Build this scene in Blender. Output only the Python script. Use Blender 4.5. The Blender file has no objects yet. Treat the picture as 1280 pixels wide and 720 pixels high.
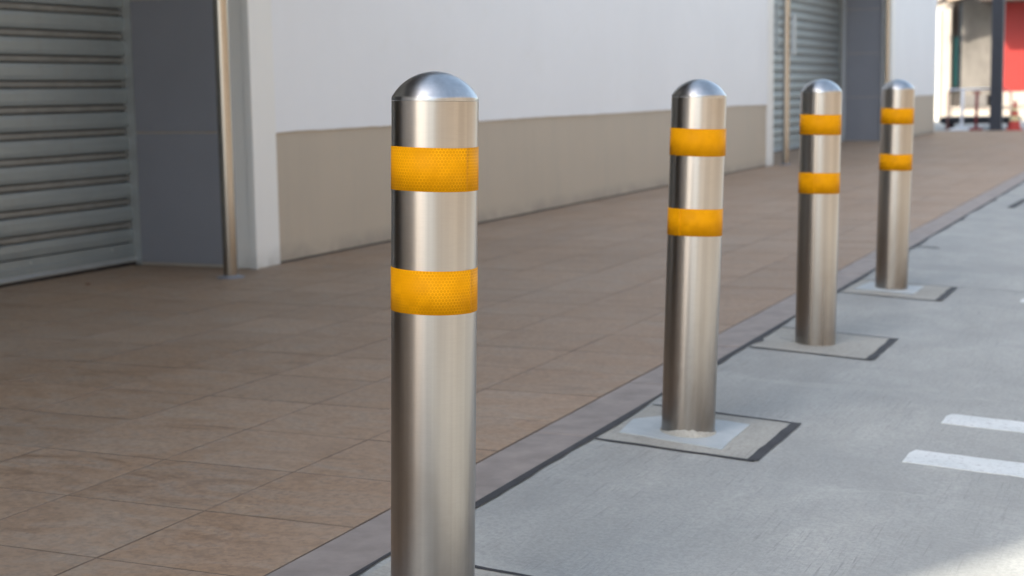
import bpy, bmesh, math, random
from mathutils import Vector, Matrix, Euler
random.seed(7)
R = math.radians
scene = bpy.context.scene
COL = scene.collection

# ------------------------------------------------------------------ camera
cam_d = bpy.data.cameras.new('camera')
cam = bpy.data.objects.new('camera', cam_d); COL.objects.link(cam)
cam_d.sensor_width = 36.0
cam_d.lens = 1932.0 / 1280.0 * 36.0
cam_d.clip_start = 0.05; cam_d.clip_end = 600.0
AY = Vector((855, 260, -1932)).normalized()
AX = -Vector((-4410, 175, -1932)); AX = (AX - AX.dot(AY) * AY).normalized()
AZ = AX.cross(AY)
M3 = Matrix((AX, AY, AZ))
cam.matrix_world = Matrix.Translation((0, 0, 0.97)) @ M3.to_4x4()
cam_d.dof.use_dof = True
cam_d.dof.focus_distance = 2.80
cam_d.dof.aperture_fstop = 5.3
cam_d.dof.aperture_blades = 0
scene.camera = cam

# ------------------------------------------------------------------ sky, sun, exposure
SUN_EL = R(41.0)
SUN_H = Vector((-0.457, -0.889)).normalized()          # horizontal direction towards the sun
world = bpy.data.worlds.new('World'); scene.world = world
world.use_nodes = True
wn = world.node_tree.nodes; wl = world.node_tree.links
wn.clear()
sky = wn.new('ShaderNodeTexSky'); sky.sky_type = 'NISHITA'; sky.sun_disc = False
sky.sun_elevation = SUN_EL
sky.sun_rotation = math.atan2(SUN_H.x, SUN_H.y) % (2 * math.pi)
sky.air_density = 1.0; sky.dust_density = 2.5; sky.ozone_density = 0.35
hsv = wn.new('ShaderNodeHueSaturation'); hsv.inputs['Hue'].default_value = 0.488; hsv.inputs['Saturation'].default_value = 0.74
bg = wn.new('ShaderNodeBackground'); bg.inputs[1].default_value = 0.15
wo = wn.new('ShaderNodeOutputWorld')
wl.new(sky.outputs[0], hsv.inputs['Color']); wl.new(hsv.outputs[0], bg.inputs[0]); wl.new(bg.outputs[0], wo.inputs[0])
sun_d = bpy.data.lights.new('sun', 'SUN'); sun_d.energy = 3.0; sun_d.angle = R(0.55)
sun_d.color = (1.0, 0.92, 0.79)
sun = bpy.data.objects.new('sun', sun_d); COL.objects.link(sun)
sdir = Vector((SUN_H.x * math.cos(SUN_EL), SUN_H.y * math.cos(SUN_EL), math.sin(SUN_EL)))
sun.rotation_euler = sdir.to_track_quat('Z', 'Y').to_euler()
sun.location = (-8, -10, 20)
vs = scene.view_settings
vs.view_transform = 'Standard'; vs.look = 'None'; vs.gamma = 1.0; vs.exposure = 1.62
vs.use_curve_mapping = False
scene.cycles.max_bounces = 8
scene.cycles.diffuse_bounces = 5
scene.cycles.use_denoising = True

# ------------------------------------------------------------------ helpers
def obj(name, me, mat=None, parent=None, loc=None, rot=None):
    if isinstance(me, bmesh.types.BMesh):
        m = bpy.data.meshes.new(name)
        bmesh.ops.recalc_face_normals(me, faces=me.faces)
        me.to_mesh(m); me.free()
    else:
        m = me
    if mat is not None and not m.materials: m.materials.append(mat)
    o = bpy.data.objects.new(name, m); COL.objects.link(o)
    if parent: o.parent = parent
    if loc is not None: o.location = loc
    if rot is not None: o.rotation_euler = rot
    return o
def tag(o, label=None, cat=None, group=None, kind=None):
    if label: o['label'] = label
    if cat: o['category'] = cat
    if group: o['group'] = group
    if kind: o['kind'] = kind
    return o
def empty(name, loc=(0, 0, 0), rot=(0, 0, 0)):
    o = bpy.data.objects.new(name, None); COL.objects.link(o)
    o.location = loc; o.rotation_euler = rot; o.empty_display_size = 0.1
    return o
def add_box(bm, x0, x1, y0, y1, z0, z1, bevel=0.0):
    g = bmesh.ops.create_cube(bm, size=1.0)
    for v in g['verts']:
        v.co = Vector(((x0 + x1) / 2 + v.co.x * (x1 - x0), (y0 + y1) / 2 + v.co.y * (y1 - y0), (z0 + z1) / 2 + v.co.z * (z1 - z0)))
    if bevel > 0:
        es = list({e for v in g['verts'] for e in v.link_edges})
        bmesh.ops.bevel(bm, geom=es, offset=bevel, segments=1, affect='EDGES', clamp_overlap=True)
def box(name, x0, x1, y0, y1, z0, z1, mat, parent=None, bevel=0.0):
    bm = bmesh.new(); add_box(bm, x0, x1, y0, y1, z0, z1, bevel)
    return obj(name, bm, mat, parent)
def lathe(bm, prof, n=48, cx=0.0, cy=0.0, smooth=True):
    rings = []
    for r, z in prof:
        if r < 1e-6: rings.append([bm.verts.new((cx, cy, z))])
        else: rings.append([bm.verts.new((cx + r * math.cos(2 * math.pi * k / n), cy + r * math.sin(2 * math.pi * k / n), z)) for k in range(n)])
    for a, b in zip(rings, rings[1:]):
        for k in range(n):
            k2 = (k + 1) % n
            if len(a) == 1 and len(b) == 1: continue
            if len(a) == 1: f = bm.faces.new((a[0], b[k], b[k2]))
            elif len(b) == 1: f = bm.faces.new((a[k], a[k2], b[0]))
            else: f = bm.faces.new((a[k], a[k2], b[k2], b[k]))
            f.smooth = smooth
    for i in range(1, len(prof) - 1):
        d1 = Vector(prof[i]) - Vector(prof[i - 1]); d2 = Vector(prof[i + 1]) - Vector(prof[i])
        if len(rings[i]) > 1 and d1.length > 0 and d2.length > 0 and d1.angle(d2) > R(38):
            for k in range(n):
                e = bm.edges.get((rings[i][k], rings[i][(k + 1) % n]))
                if e: e.smooth = False
def tube(bm, pts, r, n=10, closed_ends=True):
    """round bar swept through pts"""
    pts = [Vector(p) for p in pts]; rings = []
    for i, p in enumerate(pts):
        d = (pts[min(i + 1, len(pts) - 1)] - pts[max(i - 1, 0)]).normalized()
        a = d.cross(Vector((0, 0, 1)))
        if a.length < 1e-3: a = d.cross(Vector((0, 1, 0)))
        a.normalize(); b = d.cross(a)
        if i and a.dot(pa) < 0 and abs(a.dot(pa)) > .5: a = -a; b = -b
        pa = a
        rings.append([bm.verts.new(p + r * (math.cos(2 * math.pi * k / n) * a + math.sin(2 * math.pi * k / n) * b)) for k in range(n)])
    for A, B in zip(rings, rings[1:]):
        for k in range(n):
            f = bm.faces.new((A[k], A[(k + 1) % n], B[(k + 1) % n], B[k])); f.smooth = True
    if closed_ends:
        bm.faces.new(rings[0]); bm.faces.new(rings[-1])
def prism_y(bm, prof, y0, y1):
    """closed (x, z) profile extruded along y"""
    a = [bm.verts.new((x, y0, z)) for x, z in prof]; b = [bm.verts.new((x, y1, z)) for x, z in prof]
    n = len(prof)
    for i in range(n):
        bm.faces.new((a[i], a[(i + 1) % n], b[(i + 1) % n], b[i]))
    bm.faces.new(a); bm.faces.new(b[::-1])

class NT:
    def __init__(s, name):
        s.m = bpy.data.materials.new(name); s.m.use_nodes = True
        s.t = s.m.node_tree; s.n = s.t.nodes; s.l = s.t.links
        s.b = s.n['Principled BSDF']
    def new(s, t, **kw):
        n = s.n.new(t)
        for k, v in kw.items(): setattr(n, k, v)
        return n
    def put(s, sock, v):
        if hasattr(v, 'links') or isinstance(v, bpy.types.NodeSocket): s.l.new(v, sock)
        else: sock.default_value = v
    def math(s, op, a, b=0.0, c=None, clamp=False):
        n = s.new('ShaderNodeMath', operation=op, use_clamp=clamp)
        s.put(n.inputs[0], a); s.put(n.inputs[1], b)
        if c is not None: s.put(n.inputs[2], c)
        return n.outputs[0]
    def coord(s, kind='Object', scale=(1, 1, 1), rot=(0, 0, 0), offset=None):
        tc = s.new('ShaderNodeTexCoord'); v = tc.outputs[kind]
        if kind == 'World':
            v = None
        if offset is not None:
            va = s.new('ShaderNodeVectorMath', operation='ADD'); s.l.new(v, va.inputs[0]); s.l.new(offset, va.inputs[1]); v = va.outputs[0]
        mp = s.new('ShaderNodeMapping'); s.l.new(v, mp.inputs[0])
        mp.inputs['Scale'].default_value = scale; mp.inputs['Rotation'].default_value = rot
        return mp.outputs[0]
    def noise(s, vec, scale, detail=4, rough=0.55, dist=0.0, out='Fac'):
        n = s.new('ShaderNodeTexNoise'); s.l.new(vec, n.inputs['Vector'])
        n.inputs['Scale'].default_value = scale; n.inputs['Detail'].default_value = detail
        n.inputs['Roughness'].default_value = rough; n.inputs['Distortion'].default_value = dist
        return n.outputs[out]
    def ramp(s, fac, stops):
        n = s.new('ShaderNodeValToRGB'); s.l.new(fac, n.inputs[0])
        el = n.color_ramp.elements
        while len(el) < len(stops): el.new(0.5)
        for e, (p, c) in zip(el, stops):
            e.position = p; e.color = (c, c, c, 1) if isinstance(c, (int, float)) else (*c, 1)
        return n.outputs[0]
    def mix(s, fac, a, b, blend='MIX'):
        n = s.new('ShaderNodeMix', data_type='RGBA', blend_type=blend)
        s.put(n.inputs[0], fac)
        for sock, v in ((n.inputs[6], a), (n.inputs[7], b)):
            if isinstance(v, tuple): sock.default_value = (*v, 1)
            else: s.put(sock, v)
        return n.outputs[2]
    def bump(s, h, strength=0.3, dist=0.002, normal=None):
        n = s.new('ShaderNodeBump'); s.l.new(h, n.inputs['Height'])
        n.inputs['Strength'].default_value = strength; n.inputs['Distance'].default_value = dist
        if normal is not None: s.l.new(normal, n.inputs['Normal'])
        s.l.new(n.outputs[0], s.b.inputs['Normal']); return n.outputs[0]
    def base(s, c): 
        if isinstance(c, tuple): s.b.inputs['Base Color'].default_value = (*c, 1)
        else: s.l.new(c, s.b.inputs['Base Color'])
    def rough(s, r): s.put(s.b.inputs['Roughness'], r)
def geo_pos(t, scale=(1, 1, 1), rot=(0, 0, 0)):
    g = t.new('ShaderNodeNewGeometry'); mp = t.new('ShaderNodeMapping'); t.l.new(g.outputs['Position'], mp.inputs[0])
    mp.inputs['Scale'].default_value = scale; mp.inputs['Rotation'].default_value = rot
    return mp.outputs[0]
def simple(name, col, rough=0.6, metal=0.0, var=0.12, scale=6.0, bump=0.0, bscale=60.0, stretch=(1, 1, 1)):
    t = NT(name); p = geo_pos(t, stretch)
    n = t.noise(p, scale, 5, 0.6)
    lo = tuple(c * (1 - var) for c in col); hi = tuple(min(1, c * (1 + var)) for c in col)
    t.base(t.ramp(n, [(0.3, lo), (0.7, hi)])); t.rough(rough); t.b.inputs['Metallic'].default_value = metal
    if bump: t.bump(t.noise(p, bscale, 3, 0.6), bump, 0.002)
    return t.m

MAT = {}
# --- broomed road concrete
def concrete(name, base, warm, dark=0.72):
    t = NT(name)
    p = geo_pos(t)
    big = t.noise(p, 0.9, 5, 0.6, 0.6)
    mid = t.noise(geo_pos(t, (1.0, 0.45, 1)), 4.5, 6, 0.65, 0.4)
    fine = t.noise(p, 95, 4, 0.7)
    speck = t.noise(p, 260, 2, 0.5)
    c = t.ramp(big, [(0.28, tuple(v * 0.84 for v in base)), (0.5, base), (0.75, warm)])
    c = t.mix(t.math('MULTIPLY', t.ramp(mid, [(0.42, 0.0), (0.72, 1.0)]), 0.55), c, tuple(v * 0.70 for v in base))
    c = t.mix(t.math('MULTIPLY', t.ramp(mid, [(0.25, 1.0), (0.42, 0.0)]), 0.45), c, tuple(v * 1.22 for v in warm))
    c = t.mix(t.ramp(fine, [(0.38, 0.50), (0.62, 0.0)]), c, tuple(v * 0.62 for v in base))
    c = t.mix(t.ramp(speck, [(0.70, 0.0), (0.76, 0.55)]), c, tuple(v * 0.35 for v in base))
    # broom strokes, long along the road
    br = t.noise(geo_pos(t, (1, 0.035, 1), (0, 0, R(-4))), 150, 3, 0.75, 0.0)
    br2 = t.noise(geo_pos(t, (1, 0.05, 1), (0, 0, R(9))), 60, 3, 0.7)
    gate = t.ramp(t.noise(p, 1.7, 3, 0.6), [(0.38, 0.15), (0.6, 1.0)])
    line = t.math('MULTIPLY', t.ramp(br, [(0.30, 1.0), (0.44, 0.0)]), gate)
    c = t.mix(t.math('MULTIPLY', line, 0.75), c, tuple(v * 0.55 for v in base))
    smear = t.noise(geo_pos(t, (0.35, 1.3, 1), (0, 0, R(12))), 2.6, 6, 0.7, 0.7)
    c = t.mix(t.ramp(smear, [(0.52, 0.0), (0.68, 0.30)]), c, tuple(v * 0.72 for v in base))
    c = t.mix(t.ramp(smear, [(0.30, 0.28), (0.44, 0.0)]), c, tuple(min(1, v * 1.25) for v in warm))
    t.base(c); t.rough(0.82)
    h = t.math('ADD', t.math('MULTIPLY', br, 0.9), t.math('MULTIPLY', br2, 0.5))
    h = t.math('ADD', t.math('MULTIPLY', h, gate), t.math('MULTIPLY', fine, 0.5))
    t.bump(h, 0.7, 0.003)
    return t.m
MAT['road'] = concrete('road_concrete', (0.345, 0.358, 0.348), (0.400, 0.408, 0.385))
MAT['pad'] = concrete('pad_concrete', (0.365, 0.362, 0.330), (0.42, 0.415, 0.375))
def mk_mortar():
    t = NT('mortar'); p = geo_pos(t)
    n = t.noise(p, 9, 5, 0.6, 0.5)
    t.base(t.ramp(n, [(0.3, (0.34, 0.385, 0.41)), (0.55, (0.40, 0.445, 0.465)), (0.8, (0.46, 0.485, 0.49))])); t.rough(0.85)
    t.bump(t.noise(p, 60, 5, 0.7), 0.4, 0.003); return t.m
MAT['mortar'] = mk_mortar()
MAT['sealant'] = simple('sealant', (0.030, 0.031, 0.035), 0.75, 0, 0.35, 12, 0.5, 90)
def mk_paint():
    t = NT('road_paint'); p = geo_pos(t)
    w = t.noise(p, 70, 5, 0.7, 0.3); w2 = t.noise(p, 6, 3, 0.6)
    c = t.ramp(w2, [(0.3, (0.52, 0.56, 0.565)), (0.7, (0.62, 0.65, 0.65))])
    c = t.mix(t.ramp(w, [(0.34, 0.85), (0.47, 0.0)]), c, (0.36, 0.37, 0.38))
    t.base(c); t.rough(0.7); t.bump(w, 0.3, 0.001); return t.m
MAT['paint'] = mk_paint()
# --- stone-look floor tile
def mk_tile():
    t = NT('stone_tile')
    oi = t.new('ShaderNodeObjectInfo'); g = t.new('ShaderNodeNewGeometry')
    rnd = t.math('FRACT', t.math('ADD', oi.outputs['Random'], t.math('MULTIPLY', g.outputs['Random Per Island'], 7.13)))
    cmb = t.new('ShaderNodeCombineXYZ')
    t.l.new(t.math('MULTIPLY', rnd, 37.0), cmb.inputs[0]); t.l.new(t.math('MULTIPLY', rnd, 91.0), cmb.inputs[1]); t.l.new(t.math('MULTIPLY', rnd, 13.0), cmb.inputs[2])
    def pos(sc, rot=(0, 0, 0)):
        va = t.new('ShaderNodeVectorMath', operation='ADD'); t.l.new(g.outputs['Position'], va.inputs[0]); t.l.new(cmb.outputs[0], va.inputs[1])
        mp = t.new('ShaderNodeMapping'); t.l.new(va.outputs[0], mp.inputs[0]); mp.inputs['Scale'].default_value = sc; mp.inputs['Rotation'].default_value = rot
        return mp.outputs[0]
    vein = t.noise(pos((0.8, 1.9, 1), (0, 0, R(14))), 5.0, 7, 0.68, 1.1)
    cloud = t.noise(pos((1, 1.4, 1)), 2.2, 4, 0.6, 0.6)
    grain = t.noise(pos((1, 1, 1)), 55, 5, 0.7, 0.4)
    c = t.ramp(vein, [(0.30, (0.170, 0.105, 0.062)), (0.40, (0.265, 0.175, 0.110)), (0.50, (0.335, 0.230, 0.152)), (0.58, (0.300, 0.235, 0.178)), (0.66, (0.375, 0.270, 0.180)), (0.76, (0.500, 0.390, 0.280))])
    c = t.mix(t.ramp(cloud, [(0.35, 0.0), (0.7, 0.45)]), c, (0.320, 0.205, 0.125))
    c = t.mix(t.ramp(grain, [(0.36, 0.55), (0.58, 0.0)]), c, (0.150, 0.105, 0.075))
    # large drifts of dust over many tiles
    dust = t.noise(geo_pos(t, (1, 0.6, 1)), 1.1, 5, 0.65, 0.8)
    c = t.mix(t.ramp(dust, [(0.42, 0.0), (0.75, 0.25)]), c, (0.345, 0.310, 0.265))
    br = t.math('ADD', t.math('MULTIPLY', rnd, 0.13), 1.0)
    hs = t.new('ShaderNodeHueSaturation'); t.l.new(c, hs.inputs['Color']); t.l.new(br, hs.inputs['Value'])
    t.base(hs.outputs[0])
    t.rough(t.ramp(vein, [(0.3, 0.50), (0.7, 0.66)])); t.b.inputs['Specular IOR Level'].default_value = 0.25
    t.bump(t.math('ADD', vein, t.math('MULTIPLY', grain, 0.35)), 0.45, 0.0025)
    return t.m
MAT['tile'] = mk_tile()
MAT['grout'] = simple('grout', (0.175, 0.135, 0.105), 0.9, 0, 0.3, 5)
MAT['kerb'] = simple('granite_kerb', (0.250, 0.215, 0.195), 0.62, 0, 0.22, 9, 0.3, 120)
# --- painted wall
def mk_wall(name, base, stain, sheen=0.6, runs=0.12):
    t = NT(name); p = geo_pos(t)
    blotch = t.noise(p, 0.8, 4, 0.6, 0.5)
    run = t.noise(geo_pos(t, (1, 1, 0.09)), 7, 5, 0.6, 0.2)
    small = t.noise(p, 3.2, 5, 0.7, 0.8)
    sep = t.new('ShaderNodeSeparateXYZ'); g = t.new('ShaderNodeNewGeometry'); t.l.new(g.outputs['Position'], sep.inputs[0])
    low = t.math('SUBTRACT', 1.0, t.math('MULTIPLY', sep.outputs['Z'], 8.0), clamp=True)       # splash dirt near the floor
    c = t.ramp(blotch, [(0.3, tuple(v * 0.95 for v in base)), (0.7, base)])
    c = t.mix(t.ramp(run, [(0.5, 0.0), (0.8, runs)]), c, stain)
    c = t.mix(t.ramp(small, [(0.58, 0.0), (0.74, 0.32)]), c, stain)
    c = t.mix(t.math('MULTIPLY', low, t.ramp(small, [(0.35, 0.1), (0.6, 0.75)])), c, tuple(v * 0.62 for v in stain))
    t.base(c); t.rough(sheen); t.bump(t.noise(p, 140, 3, 0.6), 0.15, 0.001)
    return t.m
MAT['white_wall'] = mk_wall('white_wall', (0.70, 0.75, 0.81), (0.63, 0.67, 0.69))
MAT['trim'] = mk_wall('white_trim', (0.70, 0.735, 0.75), (0.60, 0.63, 0.63), 0.45)
MAT['dado'] = mk_wall('beige_dado', (0.405, 0.362, 0.300), (0.335, 0.315, 0.275), 0.6, 0.5)
MAT['dark_wall'] = simple('dark_interior', (0.13, 0.12, 0.11), 0.85)
MAT['soffit'] = simple('soffit', (0.085, 0.075, 0.068), 0.8)
MAT['panel'] = simple('grey_panel', (0.205, 0.222, 0.262), 0.42, 0.0, 0.05, 2.0)
MAT['panel_gap'] = simple('panel_joint', (0.36, 0.33, 0.29), 0.7)
MAT['roof'] = simple('roof_membrane', (0.30, 0.30, 0.30), 0.8)
def mk_slat():
    t = NT('shutter_metal'); p = geo_pos(t)
    n = t.noise(geo_pos(t, (1, 0.25, 1)), 3.0, 5, 0.65, 0.5); st = t.noise(geo_pos(t, (1, 1, 0.12)), 14, 4, 0.6)
    c = t.ramp(n, [(0.3, (0.220, 0.265, 0.290)), (0.7, (0.285, 0.340, 0.368))])
    c = t.mix(t.ramp(st, [(0.52, 0.0), (0.8, 0.35)]), c, (0.215, 0.225, 0.215))
    t.base(c); t.rough(0.42); t.b.inputs['Metallic'].default_value = 0.25
    return t.m
MAT['slat'] = mk_slat()
MAT['slat_band'] = simple('shutter_hinge', (0.200, 0.215, 0.215), 0.5, 0.2, 0.15, 10)
MAT['alu'] = simple('aluminium_rail', (0.42, 0.46, 0.48), 0.38, 0.5, 0.1, 8)
MAT['rubber'] = simple('black_rubber', (0.012, 0.012, 0.014), 0.7)
# --- brushed stainless steel
AROT = 0.25
def mk_steel(name, tint=(0.445, 0.425, 0.402), r0=0.25, dirt=0.35, an=0.15):
    t = NT(name)
    tc = t.new('ShaderNodeTexCoord'); oi = t.new('ShaderNodeObjectInfo')
    off = t.new('ShaderNodeCombineXYZ'); t.l.new(t.math('MULTIPLY', oi.outputs['Random'], 50.0), off.inputs[0]); t.l.new(t.math('MULTIPLY', oi.outputs['Random'], 23.0), off.inputs[2])
    def pos(sc):
        va = t.new('ShaderNodeVectorMath', operation='ADD'); t.l.new(tc.outputs['Object'], va.inputs[0]); t.l.new(off.outputs[0], va.inputs[1])
        mp = t.new('ShaderNodeMapping'); t.l.new(va.outputs[0], mp.inputs[0]); mp.inputs['Scale'].default_value = sc; return mp.outputs[0]
    streak = t.noise(pos((1, 1, 0.012)), 34, 3, 0.55)
    ring = t.noise(pos((0.12, 0.12, 1)), 420, 3, 0.6)
    blot = t.noise(pos((1, 1, 0.4)), 7, 5, 0.65, 0.5)
    c = t.ramp(streak, [(0.32, tuple(v * 0.80 for v in tint)), (0.68, tuple(min(1, v * 1.08) for v in tint))])
    c = t.mix(t.math('MULTIPLY', t.ramp(blot, [(0.5, 0.0), (0.8, 1.0)]), dirt), c, (0.36, 0.31, 0.25))
    c = t.mix(t.ramp(ring, [(0.35, 0.10), (0.55, 0.0)]), c, (0.3, 0.29, 0.28))
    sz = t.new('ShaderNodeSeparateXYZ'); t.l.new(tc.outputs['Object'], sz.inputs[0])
    foot_mix = t.math('SUBTRACT', 0.85, t.math('MULTIPLY', sz.outputs['Z'], 2.0), clamp=True)      # browner towards the foot, over the lower third
    c = t.mix(t.math('MULTIPLY', foot_mix, t.ramp(blot, [(0.35, 0.2), (0.65, 1.0)])), c, (0.235, 0.210, 0.182))
    t.base(c); t.b.inputs['Metallic'].default_value = 1.0
    rr = t.math('ADD', r0, t.math('MULTIPLY', streak, 0.08)); t.rough(rr)
    t.b.inputs['Anisotropic'].default_value = an; t.b.inputs['Anisotropic Rotation'].default_value = AROT
    tg = t.new('ShaderNodeTangent', direction_type='RADIAL', axis='Z'); t.l.new(tg.outputs[0], t.b.inputs['Tangent'])
    h = t.noise(pos((1, 1, 0.25)), 3.5, 2, 0.5)
    return t.m
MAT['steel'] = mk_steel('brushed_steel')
MAT['steel_cap'] = mk_steel('polished_cap', (0.44, 0.455, 0.47), 0.27, 0.2)
MAT['steel_post'] = mk_steel('post_steel', (0.40, 0.38, 0.35), 0.18, 0.1, 0.3)
# --- amber retroreflective tape, honeycomb print
def mk_tape():
    t = NT('amber_reflective_tape')
    tc = t.new('ShaderNodeTexCoord'); sp = t.new('ShaderNodeSeparateXYZ'); t.l.new(tc.outputs['Object'], sp.inputs[0])
    ang = t.math('ARCTAN2', sp.outputs['Y'], sp.outputs['X'])
    u = t.math('MULTIPLY', ang, 0.0785 / 0.0062); v = t.math('MULTIPLY', sp.outputs['Z'], 1 / 0.0062)
    # hexagonal distance
    s3 = 1.7320508
    def cell(o1, o2):
        a = t.math('SUBTRACT', t.math('FLOORED_MODULO', t.math('ADD', u, o1), 1.0), 0.5)
        b = t.math('SUBTRACT', t.math('FLOORED_MODULO', t.math('ADD', v, o2), s3), s3 / 2)
        return a, b
    a1, b1 = cell(0.0, 0.0); a2, b2 = cell(0.5, s3 / 2)
    d1 = t.math('ADD', t.math('MULTIPLY', a1, a1), t.math('MULTIPLY', b1, b1))
    d2 = t.math('ADD', t.math('MULTIPLY', a2, a2), t.math('MULTIPLY', b2, b2))
    sel = t.math('LESS_THAN', d1, d2)
    def pick(p, q): return t.math('ABSOLUTE', t.math('ADD', t.math('MULTIPLY', p, sel), t.math('MULTIPLY', q, t.math('SUBTRACT', 1.0, sel))))
    gx = pick(a1, a2); gy = pick(b1, b2)
    hexd = t.math('MAXIMUM', gx, t.math('ADD', t.math('MULTIPLY', gx, 0.5), t.math('MULTIPLY', gy, s3 / 2)))
    line = t.ramp(hexd, [(0.36, 0.0), (0.46, 1.0)])
    cellrnd = t.noise(t.coord('Object'), 26, 3, 0.7)
    blk = t.new('ShaderNodeTexChecker'); cv = t.new('ShaderNodeCombineXYZ'); t.l.new(t.math('MULTIPLY', ang, 0.0785), cv.inputs[0]); t.l.new(sp.outputs['Z'], cv.inputs[1])
    t.l.new(cv.outputs[0], blk.inputs['Vector']); blk.inputs['Scale'].default_value = 52
    patch = t.math('MULTIPLY', blk.outputs['Fac'], t.ramp(t.noise(t.coord('Object'), 11, 2, 0.5), [(0.55, 0.0), (0.70, 0.40)]))
    c = t.ramp(cellrnd, [(0.3, (0.53, 0.222, 0.001)), (0.7, (0.60, 0.256, 0.001))])
    c = t.mix(patch, c, (0.76, 0.34, 0.002))
    c = t.mix(t.math('MULTIPLY', line, t.ramp(t.noise(t.coord('Object'), 19, 3, 0.6), [(0.38, 0.2), (0.6, 1.0)])), c, (0.78, 0.36, 0.006))
    t.base(c); t.rough(0.5); t.b.inputs['Coat Weight'].default_value = 0.0
    t.b.inputs['Specular IOR Level'].default_value = 0.06
    return t.m
MAT['tape'] = mk_tape()
MAT['black_paint'] = simple('black_painted_steel', (0.022, 0.027, 0.040), 0.5)
MAT['red_panel'] = simple('red_cladding', (0.33, 0.024, 0.018), 0.5, 0, 0.06, 1.5)
MAT['cream'] = simple('cream_plaster', (0.42, 0.375, 0.32), 0.8, 0, 0.08, 1.2, 0.2, 30)
MAT['sunlit_white'] = simple('sunlit_plaster', (0.76, 0.74, 0.68), 0.7, 0, 0.05)  # bright side of the far column, sunlight put into the colour
MAT['raw_concrete'] = simple('raw_concrete', (0.165, 0.150, 0.130), 0.85, 0, 0.34, 1.7, 0.3, 20, (1, 1, 0.55))
MAT['grey_block'] = simple('grey_block', (0.15, 0.14, 0.13), 0.85, 0, 0.2, 2)
MAT['beige_fascia'] = simple('beige_fascia', (0.42, 0.33, 0.24), 0.7, 0, 0.1, 3)
MAT['brown_frame'] = simple('brown_frame', (0.06, 0.045, 0.035), 0.6)
MAT['red_paint'] = simple('red_paint', (0.22, 0.022, 0.022), 0.45, 0, 0.2, 6)
MAT['faded_red'] = simple('faded_red_pipe', (0.36, 0.16, 0.14), 0.5, 0, 0.2, 6)
MAT['white_paint'] = simple('white_paint', (0.74, 0.76, 0.80), 0.5, 0, 0.05)
MAT['cone_red'] = simple('cone_red', (0.42, 0.030, 0.020), 0.5, 0, 0.12, 8)
MAT['cone_band'] = simple('cone_band', (0.60, 0.52, 0.28), 0.4, 0, 0.1, 10)
MAT['leaf'] = simple('dry_leaf', (0.14, 0.045, 0.02), 0.8, 0, 0.3, 80)
MAT['ground'] = simple('ground', (0.36, 0.35, 0.33), 0.9, 0, 0.2, 0.4, 0.3, 8)
def mk_glass(name, col):
    t = NT(name); t.base(col); t.rough(0.06); t.b.inputs['Specular IOR Level'].default_value = 0.8; return t.m
MAT['teal_glass'] = mk_glass('teal_glass', (0.03, 0.16, 0.14))
MAT['dark_glass'] = mk_glass('dark_glass', (0.02, 0.025, 0.03))
MAT['tan_plaster'] = simple('tan_plaster', (0.49, 0.375, 0.265), 0.85, 0, 0.1, 0.7)

# ------------------------------------------------------------------ ground, road, pavement
XK = -1.53                 # kerb / road joint
SL = 0.05                  # cross fall of the road
def rz(x): return -SL * (x - XK)
SLA = math.atan(SL)
def slope_sheet(name, pts, lift, mat, parent=None, thick=0.0, rough_edge=0.0, step=0.06):
    """a sheet lying on the sloping road; pts = outline in plan"""
    out = []
    for i, (x, y) in enumerate(pts):
        x2, y2 = pts[(i + 1) % len(pts)]
        L = math.hypot(x2 - x, y2 - y); n = max(1, int(L / step)) if rough_edge else 1
        for k in range(n):
            f = k / n
            j = rough_edge if 0 < k else rough_edge * 0.3
            out.append((x + (x2 - x) * f + random.uniform(-j, j), y + (y2 - y) * f + random.uniform(-j, j)))
    bm = bmesh.new()
    top = [bm.verts.new((x, y, rz(x) + lift)) for x, y in out]
    f = bm.faces.new(top)
    if thick:
        bot = [bm.verts.new((x, y, rz(x) + lift - thick)) for x, y in out]
        n = len(out)
        for i in range(n): bm.faces.new((top[i], bot[i], bot[(i + 1) % n], top[(i + 1) % n]))
        bm.faces.new(bot[::-1])
    bmesh.ops.triangulate(bm, faces=[q for q in bm.faces if len(q.verts) > 4])
    return obj(name, bm, mat, parent)

g = box('ground', -300, 300, -300, 300, -3.0, -1.2, MAT['ground']); tag(g, kind='structure')
bm = bmesh.new()
xs = [XK, 12.5]; ys = [-30, 75]
vv = [bm.verts.new((x, y, rz(x))) for y in ys for x in xs]
bm.faces.new((vv[0], vv[1], vv[3], vv[2]))
road = obj('road', bm, MAT['road']); tag(road, kind='structure')
far_yard = box('yard', -40, XK, 33.55, 75, -0.5, -0.03, MAT['road']); tag(far_yard, kind='structure')
near_yard = box('yard', -40, XK, -30, -5.6, -0.5, -0.03, MAT['road']); tag(near_yard, kind='structure')
verge = box('ground', 12.5, 60, -60, 90, -1.1, -0.80, MAT['ground']); tag(verge, kind='structure')

# joint sealant between kerb and road
for (ya, yb) in ((0.3, 33.5),):
    pts = []; y = ya
    L = []; Rr = []
    while y < yb:
        w = 0.020 + 0.010 * math.sin(y * 1.7) * math.sin(y * 5.1) + random.uniform(-0.003, 0.003)
        L.append((XK - 0.003, y)); Rr.append((XK + w + (0.02 if random.random() < 0.03 else 0), y)); y += 0.07
    bm = bmesh.new()
    lv = [bm.verts.new((x, yy, 0.0025)) for x, yy in L]; rv = [bm.verts.new((x, yy, rz(x) + 0.0035)) for x, yy in Rr]
    for i in range(len(lv) - 1): bm.faces.new((lv[i], rv[i], rv[i + 1], lv[i + 1]))
    obj('sealant_strip', bm, MAT['sealant'], road)

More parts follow.
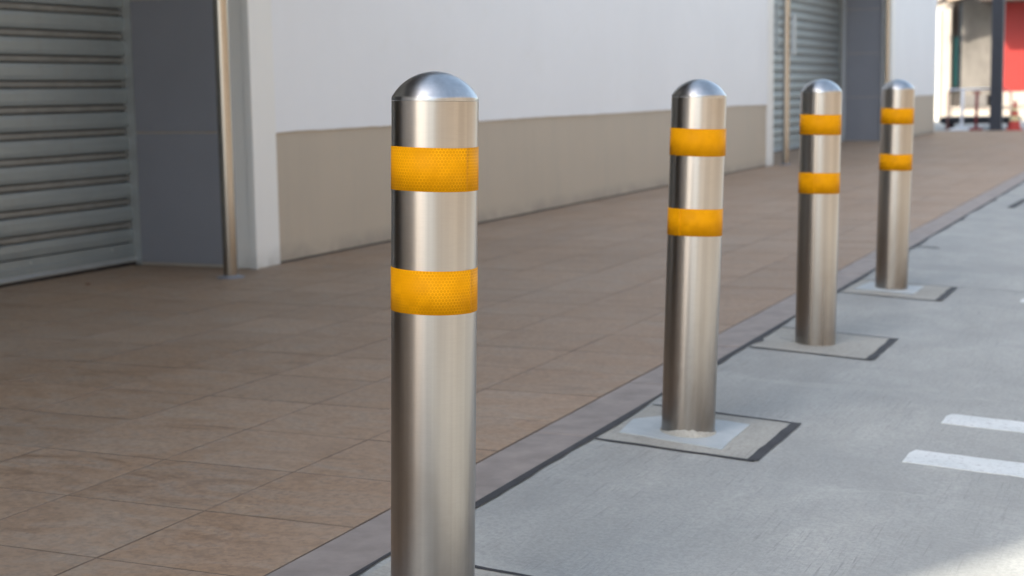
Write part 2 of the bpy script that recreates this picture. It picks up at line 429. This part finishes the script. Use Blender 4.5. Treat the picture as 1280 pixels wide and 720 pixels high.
# pads round the bollards
pads = [(2.33, 2.825), (3.972, 4.478), (5.615, 6.130), (7.265, 7.797)]
for i, (a, b) in enumerate(pads):
    x0, x1 = XK + 0.026, -1.045
    sk = 0.018
    p = slope_sheet('concrete_pad', [(x0, a + 0.008), (x1 - 0.02, a - 0.006), (x1 - 0.02, b - 0.03), (x0, b - 0.012)], 0.0015, MAT['pad'], road, 0.012)
    tn, tf = [0.020, 0.016, 0.018, 0.014][i], [0.014, 0.012, 0.012, 0.010][i]
    slope_sheet('sealant_strip', [(x0, a + 0.010), (x1, a - 0.004), (x1, a - 0.004 - tn * 1.2), (x0, a + 0.010 - tn)], 0.0026, MAT['sealant'], road, 0, 0.0035)
    slope_sheet('sealant_strip', [(x0, b), (x1, b - 0.018), (x1, b - 0.018 - tf * 1.2), (x0, b - tf * 1.1)], 0.0030, MAT['sealant'], road, 0, 0.0030)
    slope_sheet('sealant_strip', [(x1 - 0.022, a - 0.012), (x1 + 0.010, a - 0.012), (x1 + 0.010, b - 0.014), (x1 - 0.020, b - 0.026)], 0.0036, MAT['sealant'], road, 0, 0.0030)
# bluish mortar patches
slope_sheet('mortar_patch', [(-1.47, 4.075), (-1.155, 4.03), (-1.165, 4.36), (-1.23, 4.37), (-1.40, 4.36), (-1.49, 4.25)], 0.0040, MAT['mortar'], road, 0.006, 0.004)
slope_sheet('mortar_patch', [(-1.47, 7.42), (-1.19, 7.40), (-1.185, 7.70), (-1.45, 7.70)], 0.0040, MAT['mortar'], road, 0.006, 0.004)
slope_sheet('mortar_patch', [(-1.46, 2.36), (-1.14, 2.34), (-1.15, 2.60), (-1.45, 2.61)], 0.0040, MAT['mortar'], road, 0.006, 0.004)
# contraction joints across the road, and short cuts
for (pts, w) in (([(-1.03, 7.795), (6.5, 7.93)], 0.008), ([(XK + .02, 9.48), (-1.37, 9.46)], 0.03), ([(-1.335, 12.75), (-1.31, 13.75)], 0.055), ([(-1.31, 12.78), (6.0, 12.9)], 0.010)):
    (xa, ya), (xb, yb) = pts
    if abs(xb - xa) > abs(yb - ya): q = [(xa, ya), (xb, yb), (xb, yb + w), (xa, ya + w)]
    else: q = [(xa, ya), (xa + w, ya), (xb + w, yb), (xb, yb)]
    slope_sheet('sealant_strip', q, 0.0035, MAT['sealant'], road, 0, 0.002)
# white bay lines
for (y0, xl, w) in ((4.235, -0.69, 0.155), (4.765, -0.665, 0.145), (7.52, -0.712, 0.13), (8.06, -0.735, 0.13), (0.92, -0.68, 0.15), (1.45, -0.68, 0.15), (10.8, -0.72, 0.15), (11.33, -0.72, 0.15)):
    h = w / 2
    slope_sheet('painted_line', [(xl, y0 - h), (4.6, y0 - h), (4.6, y0 + h), (xl + 0.012, y0 + h), (xl + 0.0, y0 + h * .4)], 0.0022, MAT['paint'], road, 0.002, 0.0035, 0.04)

# pavement bed with tiles
pave = box('pavement', -5.75, -1.700, -5.6, 33.5, -0.30, -0.007, MAT['grout']); tag(pave, kind='structure')
TX, TY = 0.4045, 0.3955
JX, JY = 0.0032, 0.0045
def tile_mesh(sx, sy):
    bm = bmesh.new()
    hx, hy, c = sx / 2, sy / 2, 0.0010
    lo = [bm.verts.new((x * hx, y * hy, -0.008)) for x, y in ((-1, -1), (1, -1), (1, 1), (-1, 1))]
    md = [bm.verts.new((x * hx, y * hy, -0.0010)) for x, y in ((-1, -1), (1, -1), (1, 1), (-1, 1))]
    tp = [bm.verts.new((x * (hx - c), y * (hy - c), 0.0)) for x, y in ((-1, -1), (1, -1), (1, 1), (-1, 1))]
    for i in range(4):
        j = (i + 1) % 4
        bm.faces.new((lo[i], lo[j], md[j], md[i])); bm.faces.new((md[i], md[j], tp[j], tp[i]))
    bm.faces.new(tp)
    for f in bm.faces: f.material_index = 0 if len([v for v in f.verts if v.co.z > -1e-6]) == 4 else 1
    bmesh.ops.recalc_face_normals(bm, faces=bm.faces)
    m = bpy.data.meshes.new('tile'); bm.to_mesh(m); bm.free(); m.materials.append(MAT['tile']); m.materials.append(MAT['grout']); return m
tm = tile_mesh(TX - JX, TY - JY)
Y0 = 4.14
rows = []
for j in range(-25, 76):
    yc = Y0 + (j + 0.5) * TY
    if yc > 33.45: break
    for i in range(10):
        xc = -1.700 - (i + 0.5) * TX
        if xc - TX / 2 < -5.80: continue
        if xc < -4.8 and not (1.0 < yc < 7.3 or 19.1 < yc < 27.4): 
            if xc - TX / 2 < -4.85 and xc + TX / 2 < -4.80: continue
        rows.append((xc, yc))
def persp(p):
    d = Vector((p[0], p[1], 0)) - Vector((0, 0, 0.97)); c = M3.transposed() @ d
    if c.z > -0.3: return None
    return (640 + 1932 * c.x / -c.z, 360 - 1932 * c.y / -c.z, -c.z)
vis = []
for p in rows:
    q = persp(p)
    if q and -120 < q[0] < 1400 and q[1] < 860: vis.append((q[2], p))
vis.sort()
near = set(p for _, p in vis[:290])
bm = bmesh.new()
for (x, y) in rows:
    dz = random.uniform(-0.0006, 0.0006)
    rx, ry = random.uniform(-0.0012, 0.0012), random.uniform(-0.0012, 0.0012)
    if (x, y) in near:
        o = obj('tile', tm, None, pave, (x, y, dz), (rx, ry, 0))
    else:
        mt = Matrix.Translation((x, y, dz)) @ Euler((rx, ry, 0)).to_matrix().to_4x4()
        ix = {}
        for v in tm.vertices: ix[v.index] = bm.verts.new(mt @ v.co)
        for f in tm.polygons:
            nf = bm.faces.new([ix[k] for k in f.vertices]); nf.material_index = f.material_index
o = obj('distant_tiles', bm, MAT['tile'], pave); o.data.materials.append(MAT['grout']); tag(o, kind='stuff')
# granite edge stones
kb = box('kerb', -1.699, XK, -5.6, 33.5, -0.30, -0.010, MAT['grout']); tag(kb, kind='structure')
ky = -5.6; n = 0
km = {}
while ky < 33.4:
    L = 0.80
    if L not in km:
        b_ = bmesh.new(); add_box(b_, -0.0825, 0.0825, -L / 2 + 0.002, L / 2 - 0.002, -0.10, 0.0, 0.003)
        m_ = bpy.data.meshes.new('kerbstone'); b_.to_mesh(m_); b_.free(); m_.materials.append(MAT['kerb']); km[L] = m_
    obj('kerbstone', km[L], None, kb, (-1.6155, ky + L / 2, random.uniform(-0.001, 0.0015)), (0, 0, random.uniform(-0.001, 0.001)))
    ky += L
# ------------------------------------------------------------------ long commercial building on the left
H = 9.2
BX = -4.80
B = empty('commercial_building', (BX, 13, 0))
tag(B, 'long white building with beige dado, dark roller shutters and grey door piers', 'building')
B.location = (0, 0, 0)
# wall stretches (the facade); openings at y 0.9-3.9, 4.2-7.32 and 19.0-27.4
ZO = 3.15
def wall(y0, y1, z0, z1, m='white_wall', x1=BX, x0=-5.2): return box('wall', x0, x1, y0, y1, z0, z1, MAT[m], B)
wall(7.57, 18.72, 0.762, H)
wall(27.4, 32.2, 0.762, H)
wall(-5.20, 0.9, 0.762, H)
wall(0.9, 7.57, ZO, H, x1=BX - 0.004)
wall(18.72, 27.4, ZO, H, x1=BX - 0.004)
for (a, b) in ((7.57, 18.72), (27.42, 32.2), (-5.20, 0.88)):
    box('dado', -5.195, BX - 0.012, a + 0.002, b - 0.002, 0.012, 0.762, MAT['dado'], B)
    box('base_joint', -5.19, BX - 0.018, a + 0.002, b - 0.002, -0.004, 0.012, MAT['sealant'], B)
def paint_edge(y0, y1):
    b_ = bmesh.new(); a = []; c = []; y = y0; w = 0
    while y < y1:
        w = w * 0.7 + random.uniform(-0.0022, 0.0022)
        a.append(b_.verts.new((BX + 0.0015, y, 0.757 + w + 0.002 * math.sin(y * 2.3)))); c.append(b_.verts.new((BX + 0.0015, y, 0.79))); y += 0.05
    for i in range(len(a) - 1): b_.faces.new((a[i], a[i + 1], c[i + 1], c[i]))
    ed = b_.edges[:]
    g = bmesh.ops.extrude_face_region(b_, geom=b_.faces[:])
    for v in g['geom']:
        if isinstance(v, bmesh.types.BMVert): v.co.x -= 0.016
    obj('paint_edge', b_, MAT['white_wall'], B)
for (a_, c_) in ((7.57, 18.72), (27.42, 32.19)): paint_edge(a_ + .003, c_)
# white door trims, a few mm proud of the wall
for (a, b) in ((7.322, 7.568), (18.722, 19.0)):
    box('door_trim', -4.935, BX + 0.008, a, b, 0.0, ZO, MAT['trim'], B, 0.004)
box('door_trim', -4.935, BX + 0.006, 27.15, 27.42, 0.0, ZO, MAT['trim'], B, 0.004)
box('corner_bead', BX - .03, BX + 0.016, 7.312, 7.335, 0.0, ZO, MAT['trim'], B, 0.003)
# grey panelled reveals
def reveal(y, ztop=ZO, x0=-5.585, x1=-4.975):
    zs = [0.012, 0.766, 1.52, 2.27, ztop]
    for a, b in zip(zs, zs[1:]):
        box('cladding_panel', x0, x1, y, y + 0.04, a + 0.005, b - 0.005, MAT['panel'], B, 0.0015)
    box('panel_joint', x0, x1, y + 0.006, y + 0.05, 0.0, ztop, MAT['panel_gap'], B)
    box('reveal_end', x1 + 0.002, -4.937, y + 0.01, y + 0.2, 0, ztop, MAT['trim'], B)
reveal(7.325)
reveal(27.20)
wall(7.40, 7.80, 0, ZO, 'white_wall', -5.20, -5.9)
wall(27.26, 27.8, 0, ZO, 'white_wall', -5.20, -5.9)
wall(18.5, 18.998, 0, ZO, 'white_wall', -4.94, -5.9)
wall(3.9, 4.2, 0, ZO, 'white_wall', BX - .003, -5.9)
wall(0.5, 0.898, 0, ZO, 'white_wall', -5.202, -5.9)
# dark open bay and building mass behind
box('bay_interior', -9.0, -8.9, 0.6, 4.2, -0.01, ZO, MAT['dark_wall'], B)
box('bay_side', -9.0, -5.9, 0.55, 0.62, -0.01, ZO, MAT['dark_wall'], B)
box('bay_side', -9.0, -5.9, 4.12, 4.19, -0.01, ZO, MAT['dark_wall'], B)
box('bay_floor', -9.0, -5.76, 0.6, 4.2, -0.2, -0.008, MAT['dark_wall'], B)
box('lintel', -9.0, -5.205, 0.6, 7.4, ZO + 0.001, ZO + 0.12, MAT['soffit'], B)
box('lintel', -6.0, -5.205, 18.9, 27.3, ZO + 0.001, ZO + 0.12, MAT['soffit'], B)
box('rear_wall', -16.0, -15.8, -5.20, 32.2, -0.1, H - .01, MAT['white_wall'], B)
box('end_wall', -15.8, -5.2, 32.0, 32.19, 0.0, H - .02, MAT['white_wall'], B)
box('end_wall', -15.8, -5.2, -5.19, -4.95, 0.0, H - .02, MAT['white_wall'], B)
box('roof', -15.9, -4.79, -5.21, 32.21, H, H + 0.25, MAT['roof'], B)
box('canopy', -4.797, -2.55, -5.0, 7.7, 3.62, 3.80, MAT['soffit'], B)
# upper windows
wfm = None
for yy in (-3.5, -0.2, 3.1, 10.5, 14.0, 17.5, 21.5, 25.0, 29.0):
    w = box('window', -4.83, -4.775, yy, yy + 1.9, 5.2, 6.7, MAT['alu'], B)
    for k in range(2):
        box('pane', -4.80, -4.765, yy + 0.06 + k * 0.92, yy + 0.92 + k * 0.92, 5.28, 6.62, MAT['dark_glass'], w)

# roller shutters
def shutter(y0, y1, x, pitch, zlow, ztop, fine=True):
    S = empty('roller_shutter', (0, 0, 0)); S.parent = B
    def slat_mesh(name, prof, mat):
        b_ = bmesh.new(); prism_y(b_, prof, y0, y1); bmesh.ops.recalc_face_normals(b_, faces=b_.faces)
        m_ = bpy.data.meshes.new(name); b_.to_mesh(m_); b_.free(); m_.materials.append(mat); return m_
    # wide convex face, small dark grooves, narrow hinge band between two faces
    bw = 0.034 * pitch / 0.1355; gp = 0.009
    fz0, fz1 = bw / 2 + gp * 0.6, pitch - bw / 2 - gp * 0.6
    face = [(-0.030, fz0), (-0.006, fz0), (-0.001, fz0 + 0.006), (0.0035, (fz0 + fz1) / 2 - 0.02), (0.0035, (fz0 + fz1) / 2 + 0.02), (-0.001, fz1 - 0.006), (-0.006, fz1), (-0.030, fz1)]
    band = [(-0.030, -bw / 2 + gp * .3), (-0.010, -bw / 2 + gp * .3), (-0.0075, 0), (-0.010, bw / 2 - gp * .3), (-0.030, bw / 2 - gp * .3)]
    mf = slat_mesh('slat', face, MAT['slat']); mb = slat_mesh('hinge_band', band, MAT['slat_band'])
    z = zlow
    while z < ztop:
        obj('slat', mf, None, S, (x, 0, z)); obj('hinge_band', mb, None, S, (x, 0, z)); z += pitch
    box('backing', x - 0.05, x - 0.026, y0, y1, 0.02, ztop, MAT['rubber'], S)
    # first face above the bottom rail, rail, lip, rubber
    b_ = bmesh.new(); prism_y(b_, [(x - 0.03, 0.136), (x - 0.002, 0.136), (x + 0.003, 0.172), (x - 0.001, zlow - bw / 2 - 0.010), (x - 0.006, zlow - bw / 2 - 0.004), (x - 0.03, zlow - bw / 2 - 0.004)], y0, y1)
    obj('slat', b_, MAT['slat'], S)
    b_ = bmesh.new(); prism_y(b_, [(x - 0.03, 0.045), (x + 0.008, 0.045), (x + 0.010, 0.080), (x + 0.003, 0.084), (x + 0.002, 0.128), (x - 0.03, 0.129)], y0, y1)
    obj('bottom_rail', b_, MAT['slat'], S)
    b_ = bmesh.new(); prism_y(b_, [(x - 0.02, 0.020), (x + 0.022, 0.020), (x + 0.026, 0.028), (x + 0.010, 0.0445), (x - 0.02, 0.0445)], y0, y1)
    obj('bottom_lip', b_, MAT['alu'], S)
    box('seal', x - 0.02, x + 0.012, y0, y1, -0.004, 0.0195, MAT['rubber'], S)
    return S
S1 = shutter(4.22, 7.335, -5.645, 0.1355, 0.232, 3.1)
for yy in (6.45, 7.13):
    b_ = bmesh.new(); lathe(b_, [(0, 0.0), (0.007, 0.0), (0.007, 0.004), (0.0045, 0.007), (0, 0.0075)], 10)
    o = obj('bolt', b_, MAT['alu'], S1, (-5.643, yy, 0.105), (0, R(90), 0))
box('guide_rail', -5.66, -5.590, 7.336, 7.362, 0, ZO, MAT['alu'], B, 0.004)
box('guide_rail', -5.66, -5.590, 4.196, 4.22, 0, ZO, MAT['alu'], B, 0.004)
S2 = shutter(19.05, 27.16, -5.70, 0.1355, 0.232, 3.1)
box('guide_rail', -5.72, -5.645, 27.162, 27.20, 0, ZO, MAT['slat_band'], B, 0.004)

# ------------------------------------------------------------------ stainless posts in front of the shutter openings
def post(loc, label, r=0.040):
    P = empty('steel_post', loc); tag(P, label, 'post', 'stainless posts beside the shutter openings')
    b_ = bmesh.new(); lathe(b_, [(0, 0.004), (r, 0.004), (r, 3.6), (0, 3.6)], 28); obj('tube', b_, MAT['steel_post'], P)
    b_ = bmesh.new(); lathe(b_, [(0, 0.0), (r + 0.035, 0.0), (r + 0.035, 0.005), (r + 0.004, 0.010), (r + 0.002, 0.014), (0, 0.014)], 28); obj('base_flange', b_, MAT['panel'], P)
    return P
post((-4.708, 6.935, 0.001), 'stainless steel post before the grey pier at left, nearest to the camera', 0.0385)
P2 = post((-4.663, 19.11, 0.001), 'stainless steel post with white plates in front of the far roller shutter', 0.041)
box('white_plate', -0.150, -0.115, 0.03, 0.05, 1.395, 2.0, MAT['alu'], P2, 0.003)
box('white_plate', 0.062, 0.110, 0.03, 0.05, 1.355, 1.86, MAT['alu'], P2, 0.003)
for z in (1.45, 1.80):
    b_ = bmesh.new(); tube(b_, [(-0.14, 0.062, z), (0.09, 0.062, z)], 0.008, 8); obj('bracket', b_, MAT['steel_post'], P2)
post((-4.80 + 0.01 - .04, 26.9, 0.001), 'thin steel post at the far pier, seen behind the farthest bollard', 0.045)

# ------------------------------------------------------------------ bollards
HB = 1.003
RB = 0.0768
def band(z0, z1, seam):
    b_ = bmesh.new(); n = 72; ov = 0.10
    vo = []
    for k in range(n + 1):
        t_ = k / n; a = seam + t_ * (2 * math.pi + ov)
        r = RB + 0.0009 + (0.0016 if t_ * (2 * math.pi + ov) > 2 * math.pi - 0.02 else 0.0)
        wob = 0.0006 * math.sin(a * 2 + seam)
        ri = RB - 0.0005
        vo.append([b_.verts.new((ri * math.cos(a), ri * math.sin(a), z0 + wob)), b_.verts.new((r * math.cos(a), r * math.sin(a), z0 + wob)),
                   b_.verts.new((r * math.cos(a), r * math.sin(a), z1 + wob)), b_.verts.new((ri * math.cos(a), ri * math.sin(a), z1 + wob))])
    for A, Bq in zip(vo, vo[1:]):
        for i in range(3):
            f = b_.faces.new((A[i], Bq[i], Bq[i + 1], A[i + 1])); f.smooth = (i == 1)
    b_.faces.new(vo[0]); b_.faces.new(vo[-1][::-1])
    return b_
def bollard(x, y, lean, label, bands, grout=False, up=0.0):
    T = empty('bollard', (x, y, rz(x) + 0.004 + up), (-lean[1], lean[0], 0))
    tag(T, label, 'bollard', 'steel bollards along the kerb')
    zs = HB - 0.047
    b_ = bmesh.new(); lathe(b_, [(RB, -0.04), (RB, 0.1), (RB, 0.4), (RB, 0.7), (RB, zs - 0.0045), (RB - 0.002, zs - 0.0045)], 72)
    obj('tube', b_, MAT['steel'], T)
    prof = [(RB, zs - 0.0040), (RB, zs - 0.0010), (RB - 0.0002, zs + 0.0012), (RB - 0.0008, zs + 0.0030), (RB - 0.0022, zs + 0.0050)]
    cap_h, rb = 0.0425, RB - 0.0022
    Rc = (rb * rb + cap_h * cap_h) / (2 * cap_h); a0 = math.asin(rb / Rc)
    for k in range(1, 15):
        a = a0 * (1 - k / 15)
        prof.append((Rc * math.sin(a), zs + 0.0050 + cap_h - Rc + Rc * math.cos(a)))
    prof.append((0, zs + 0.047))
    b_ = bmesh.new(); lathe(b_, prof, 72); obj('cap', b_, MAT['steel_cap'], T)
    for (t0, t1, seam) in bands:
        obj('reflective_band', band(HB - t1, HB - t0, seam), MAT['tape'], T)
    if grout:
        b_ = bmesh.new(); n = 40; rg = random.Random(3)
        ring = []
        for k in range(n):
            a = 2 * math.pi * k / n
            f = max(0, math.cos(a - R(-70))) ** 3
            h = 0.004 + 0.016 * f * rg.uniform(0.6, 1.1); w = 0.005 + 0.006 * f * rg.uniform(.6, 1.2)
            ring.append([b_.verts.new(((RB + w) * math.cos(a), (RB + w) * math.sin(a), -0.002)), b_.verts.new(((RB + w * .5) * math.cos(a), (RB + w * .5) * math.sin(a), h * .7)), b_.verts.new(((RB + .0005) * math.cos(a), (RB + .0005) * math.sin(a), h))])
        for k in range(n):
            A, Bq = ring[k], ring[(k + 1) % n]
            for i in range(2):
                f = b_.faces.new((A[i], Bq[i], Bq[i + 1], A[i + 1])); f.smooth = True
        obj('mortar_bead', b_, MAT['pad'], T)
    return T
D = R
# seam angles: direction of the tape joint, seen from the camera (camera lies towards -y, +x of each bollard)
bollard(-1.250, 2.447, (0.024, 0.013), 'nearest and largest stainless bollard, its base cut off by the bottom edge', ((0.131, 0.207, D(-22)), (0.345, 0.422, D(-12))), False, 0.0135)
bollard(-1.302, 4.190, (0.031, 0.015), 'second nearest stainless bollard, on a bluish mortar patch with a lumpy bead at its foot', ((0.137, 0.213, D(20)), (0.360, 0.436, D(-110))), True)
bollard(-1.307, 5.850, (0.014, 0.006), 'third stainless bollard, standing on a plain beige pad without any bluish patch', ((0.132, 0.208, D(-20)), (0.350, 0.429, D(-95))))
bollard(-1.319, 7.555, (0.018, 0.008), 'farthest and smallest stainless bollard, standing before the white end wall of the building', ((0.137, 0.213, D(60)), (0.355, 0.433, D(30))), False)

# ------------------------------------------------------------------ far background: shop front across the yard
F = empty('shop_building', (0, 0, 0))
tag(F, 'far shop front with red cladding, raw concrete wall, cream column and dark canopy', 'building')
FY = 44.0
box('sunlit_strip', -6.60, -6.46, FY - 0.12, FY + 0.05, -0.03, 3.0, MAT['sunlit_white'], F)  # sunlit side of the column, painted as a paler strip
box('column', -6.46, -6.17, FY - 0.05, FY + 0.35, -0.03, 3.02, MAT['cream'], F)
wd = box('window', -6.17, -5.89, FY + 0.30, FY + 0.36, 0.8, 3.4, MAT['brown_frame'], F)
box('pane', -6.13, -6.02, FY + 0.27, FY + 0.302, 0.9, 2.25, MAT['teal_glass'], wd)
box('pane', -5.99, -5.92, FY + 0.27, FY + 0.302, 0.9, 3.3, MAT['dark_glass'], wd)
box('wall', -5.89, -5.09, FY, FY + 0.3, 0.66, 3.6, MAT['raw_concrete'], F)
box('plinth', -6.17, -3.0, FY + 0.02, FY + 0.4, -0.03, 0.35, MAT['cream'], F)
box('wall_block', -5.88, -5.19, FY - 0.02, FY + 0.2, 0.351, 0.655, MAT['grey_block'], F)
box('red_panel', -5.085, -2.6, FY, FY + 0.12, 0.74, 3.6, MAT['red_panel'], F)
box('plinth', -5.085, -2.6, FY - 0.02, FY + 0.3, 0.352, 0.738, MAT['cream'], F)
box('canopy', -5.30, -2.0, FY - 1.30, FY, 3.12, 3.35, MAT['brown_frame'], F)
box('upper_wall', -7.2, -2.0, FY + 0.05, FY + 0.4, 3.62, 8.5, MAT['cream'], F)
box('mass', -7.0, -2.0, FY + 0.42, FY + 8, -0.03, 8.4, MAT['cream'], F)
# sloping fascia of square beige panels with dark end brackets
def slope_box(name, xa, za, xb, zb, h, y0, y1, mat, parent):
    b_ = bmesh.new(); v = []
    for y in (y0, y1):
        v.append([b_.verts.new(c) for c in ((xa, y, za), (xb, y, zb), (xb, y, zb + h), (xa, y, za + h))])
    a, b = v
    for i in range(4): b_.faces.new((a[i], a[(i + 1) % 4], b[(i + 1) % 4], b[i]))
    b_.faces.new(a[::-1]); b_.faces.new(b)
    return obj(name, b_, mat, parent)
def fz(x): return 3.03 + (x + 6.62) * 0.22
slope_box('fascia_beam', -6.66, fz(-6.66), -6.25, fz(-6.25), 0.10, FY - 1.0, FY - 0.9, MAT['brown_frame'], F)
slope_box('bracket', -6.30, fz(-6.30) - .02, -6.17, fz(-6.17), 0.26, FY - 1.05, FY - 0.93, MAT['brown_frame'], F)
slope_box('fascia_back', -6.2, fz(-6.2) - .01, -5.3, fz(-5.3) - .01, 0.28, FY - 0.98, FY - 0.2, MAT['brown_frame'], F)
x = -6.15
while x < -5.202:
    slope_box('fascia_panel', x, fz(x), x + 0.115, fz(x + 0.115), 0.22, FY - 1.02, FY - 0.985, MAT['beige_fascia'], F); x += 0.13
slope_box('bracket', -5.202, fz(-5.202), -5.32, fz(-5.32), 0.18, FY - 1.05, FY - 0.93, MAT['black_paint'], F)
box('upper_wall', -6.62, -6.17, FY - 0.07, FY - 0.051, 3.10, 3.6, MAT['cream'], F)

# building far behind, glimpsed as a teal strip
G = empty('glass_building', (0, 0, 0)); tag(G, 'distant building with teal glass, a thin strip beyond the white wall corner', 'building')
box('wall', -16, -7.6, 60, 66, -0.03, 12, MAT['cream'], G)
for k in range(6):
    for j in range(3):
        w = box('window', -15.5 + k * 1.35, -14.35 + k * 1.35, 59.95, 60.02, 0.5 + j * 3.4, 3.4 + j * 3.4, MAT['brown_frame'], G)
        box('pane', -15.45 + k * 1.35, -14.40 + k * 1.35, 59.92, 59.96, 0.6 + j * 3.4, 3.3 + j * 3.4, MAT['teal_glass'], w)
# ------------------------------------------------------------------ yard objects beyond the pavement
PO = empty('canopy_post', (-3.88, 34.55, -0.03)); tag(PO, 'thick black steel column standing left of the traffic cone', 'post')
box('shaft', -0.122, 0.122, -0.12, 0.12, 0.0, 4.4, MAT['black_paint'], PO, 0.01)
box('base_plate', -0.16, 0.16, -0.16, 0.16, 0.0, 0.02, MAT['black_paint'], PO)
box('head_plate', -0.16, 0.16, -0.16, 0.16, 4.4, 4.43, MAT['black_paint'], PO)

BR = empty('barrier', (0, 0, 0)); tag(BR, 'faded red pipe hoop barrier standing behind the black column', 'barrier')
def hoop(x0, x1, y, z0, z1, r, rad):
    pts = [(x0, y, z0)]
    for k in range(7):
        a = math.pi - k / 6 * math.pi / 2
        pts.append((x0 + rad + rad * math.cos(a), y, z1 - rad + rad * math.sin(a)))
    for k in range(7):
        a = math.pi / 2 - k / 6 * math.pi / 2
        pts.append((x1 - rad + rad * math.cos(a), y, z1 - rad + rad * math.sin(a)))
    pts.append((x1, y, z0)); b_ = bmesh.new(); tube(b_, pts, r, 8); return b_
obj('frame', hoop(-4.99, -3.66, 35.3, -0.03, 0.84, 0.018, 0.12), MAT['faded_red'], BR)
b_ = bmesh.new(); tube(b_, [(-4.97, 35.3, 0.42), (-3.68, 35.3, 0.42)], 0.010, 8); obj('rail', b_, MAT['faded_red'], BR)
for x in (-4.99, -3.66):
    b_ = bmesh.new(); tube(b_, [(x, 35.05, -0.012), (x, 35.55, -0.012)], 0.018, 8); obj('foot', b_, MAT['faded_red'], BR)
WS = empty('white_stand', (-4.62, 34.75, -0.03)); tag(WS, 'white T-shaped barrier stand with a long top bar and flat base', 'stand')
b_ = bmesh.new(); tube(b_, [(0, 0, 0.02), (0.02, 0, 0.86)], 0.033, 10); obj('upright', b_, MAT['white_paint'], WS)
box('base_plate', -0.22, 0.20, -0.15, 0.15, 0.0, 0.045, MAT['white_paint'], WS, 0.01)
b_ = bmesh.new(); tube(b_, [(-0.29, 0, 0.875), (0.64, 0, 0.885)], 0.022, 10); obj('top_bar', b_, MAT['white_paint'], WS)
RS = empty('red_stand', (-4.30, 34.62, -0.03)); tag(RS, 'dark red barrier stand between the white stand and the black column', 'stand')
b_ = bmesh.new(); tube(b_, [(0, 0, 0.02), (0.01, 0, 0.84)], 0.034, 10); obj('upright', b_, MAT['red_paint'], RS)
b_ = bmesh.new(); tube(b_, [(-0.09, 0.0, 0.80), (0.10, 0, 0.80)], 0.018, 8); obj('cross_bar', b_, MAT['red_paint'], RS)
box('base_plate', -0.13, 0.14, -0.13, 0.13, 0.0, 0.05, MAT['red_paint'], RS, 0.01)
# low flat trolley with dark deck
TR = empty('platform_trolley', (-4.5, 35.9, -0.03)); tag(TR, 'low black platform trolley on small wheels lying behind the barrier stands', 'trolley')
box('deck', -0.68, 0.95, -0.40, 0.40, 0.12, 0.27, MAT['black_paint'], TR, 0.02)
box('bumper', -0.72, 0.99, -0.43, 0.43, 0.175, 0.22, MAT['rubber'], TR, 0.01)
for sx in (-0.52, 0.80):
    for sy in (-0.3, 0.3):
        b_ = bmesh.new(); lathe(b_, [(0, -0.025), (0.055, -0.025), (0.065, -0.015), (0.065, 0.015), (0.055, 0.025), (0, 0.025)], 16)
        w = obj('wheel', b_, MAT['rubber'], TR, (sx, sy, 0.065), (R(90), 0, 0))
        b_ = bmesh.new(); lathe(b_, [(0, -0.028), (0.022, -0.028), (0.022, 0.028), (0, 0.028)], 10); obj('hub', b_, MAT['red_paint'], w)
KS = box('concrete_step', -4.78, -4.05, 35.0, 35.28, -0.03, 0.055, MAT['mortar'], None, 0.01); tag(KS, 'low pale grey concrete strip on the yard floor under the barrier', 'concrete strip')
# traffic cone
CN = empty('traffic_cone', (-3.49, 34.45, -0.03)); tag(CN, 'red traffic cone with two pale bands right of the black column', 'traffic cone')
box('base', -0.17, 0.17, -0.17, 0.17, 0.0, 0.035, MAT['cone_red'], CN, 0.012)
def cr(z): return 0.130 - (z - 0.035) / 0.575 * 0.100
b_ = bmesh.new(); lathe(b_, [(0, 0.0345), (cr(0.035), 0.0345), (cr(0.61), 0.61), (0.022, 0.618), (0.0, 0.618)], 24); obj('body', b_, MAT['cone_red'], CN)
for a, b in ((0.205, 0.315), (0.405, 0.485)):
    b_ = bmesh.new(); lathe(b_, [(cr(a), a), (cr(a) + 0.003, a), (cr(b) + 0.003, b), (cr(b), b)], 24); obj('band', b_, MAT['cone_band'], CN)
# dry leaf scrap on the tiles
b_ = bmesh.new()
vv = [b_.verts.new(c) for c in ((-0.022, 0, 0.003), (-0.008, -0.009, 0.008), (0.010, -0.007, 0.006), (0.021, 0.002, 0.004), (0.008, 0.010, 0.010), (-0.010, 0.008, 0.007), (0.0, 0.0, 0.013))]
for i in range(6): b_.faces.new((vv[i], vv[(i + 1) % 6], vv[6]))
lf = obj('dry_leaf', b_, MAT['leaf'], None, (-5.25, 6.42, 0.0)); tag(lf, 'tiny red-brown dry leaf on the tiles before the near shutter', 'leaf')

# ------------------------------------------------------------------ unseen building opposite, added to give the steel something sunlit to mirror
O = empty('opposite_building', (0, 0, 0)); tag(O, 'unseen tan plastered building, added across the road for the steel to reflect', 'building')
box('wall', 12.5, 24.0, -24, 40, -0.8, 10.5, MAT['tan_plaster'], O)
for k in range(12):
    for j in range(3):
        w = box('window', 12.45, 12.52, -22 + k * 5.0, -20.2 + k * 5.0, 0.6 + j * 3.4, 2.2 + j * 3.4, MAT['alu'], O)
        box('pane', 12.43, 12.46, -21.92 + k * 5.0, -20.28 + k * 5.0, 0.68 + j * 3.4, 2.12 + j * 3.4, MAT['dark_glass'], w)
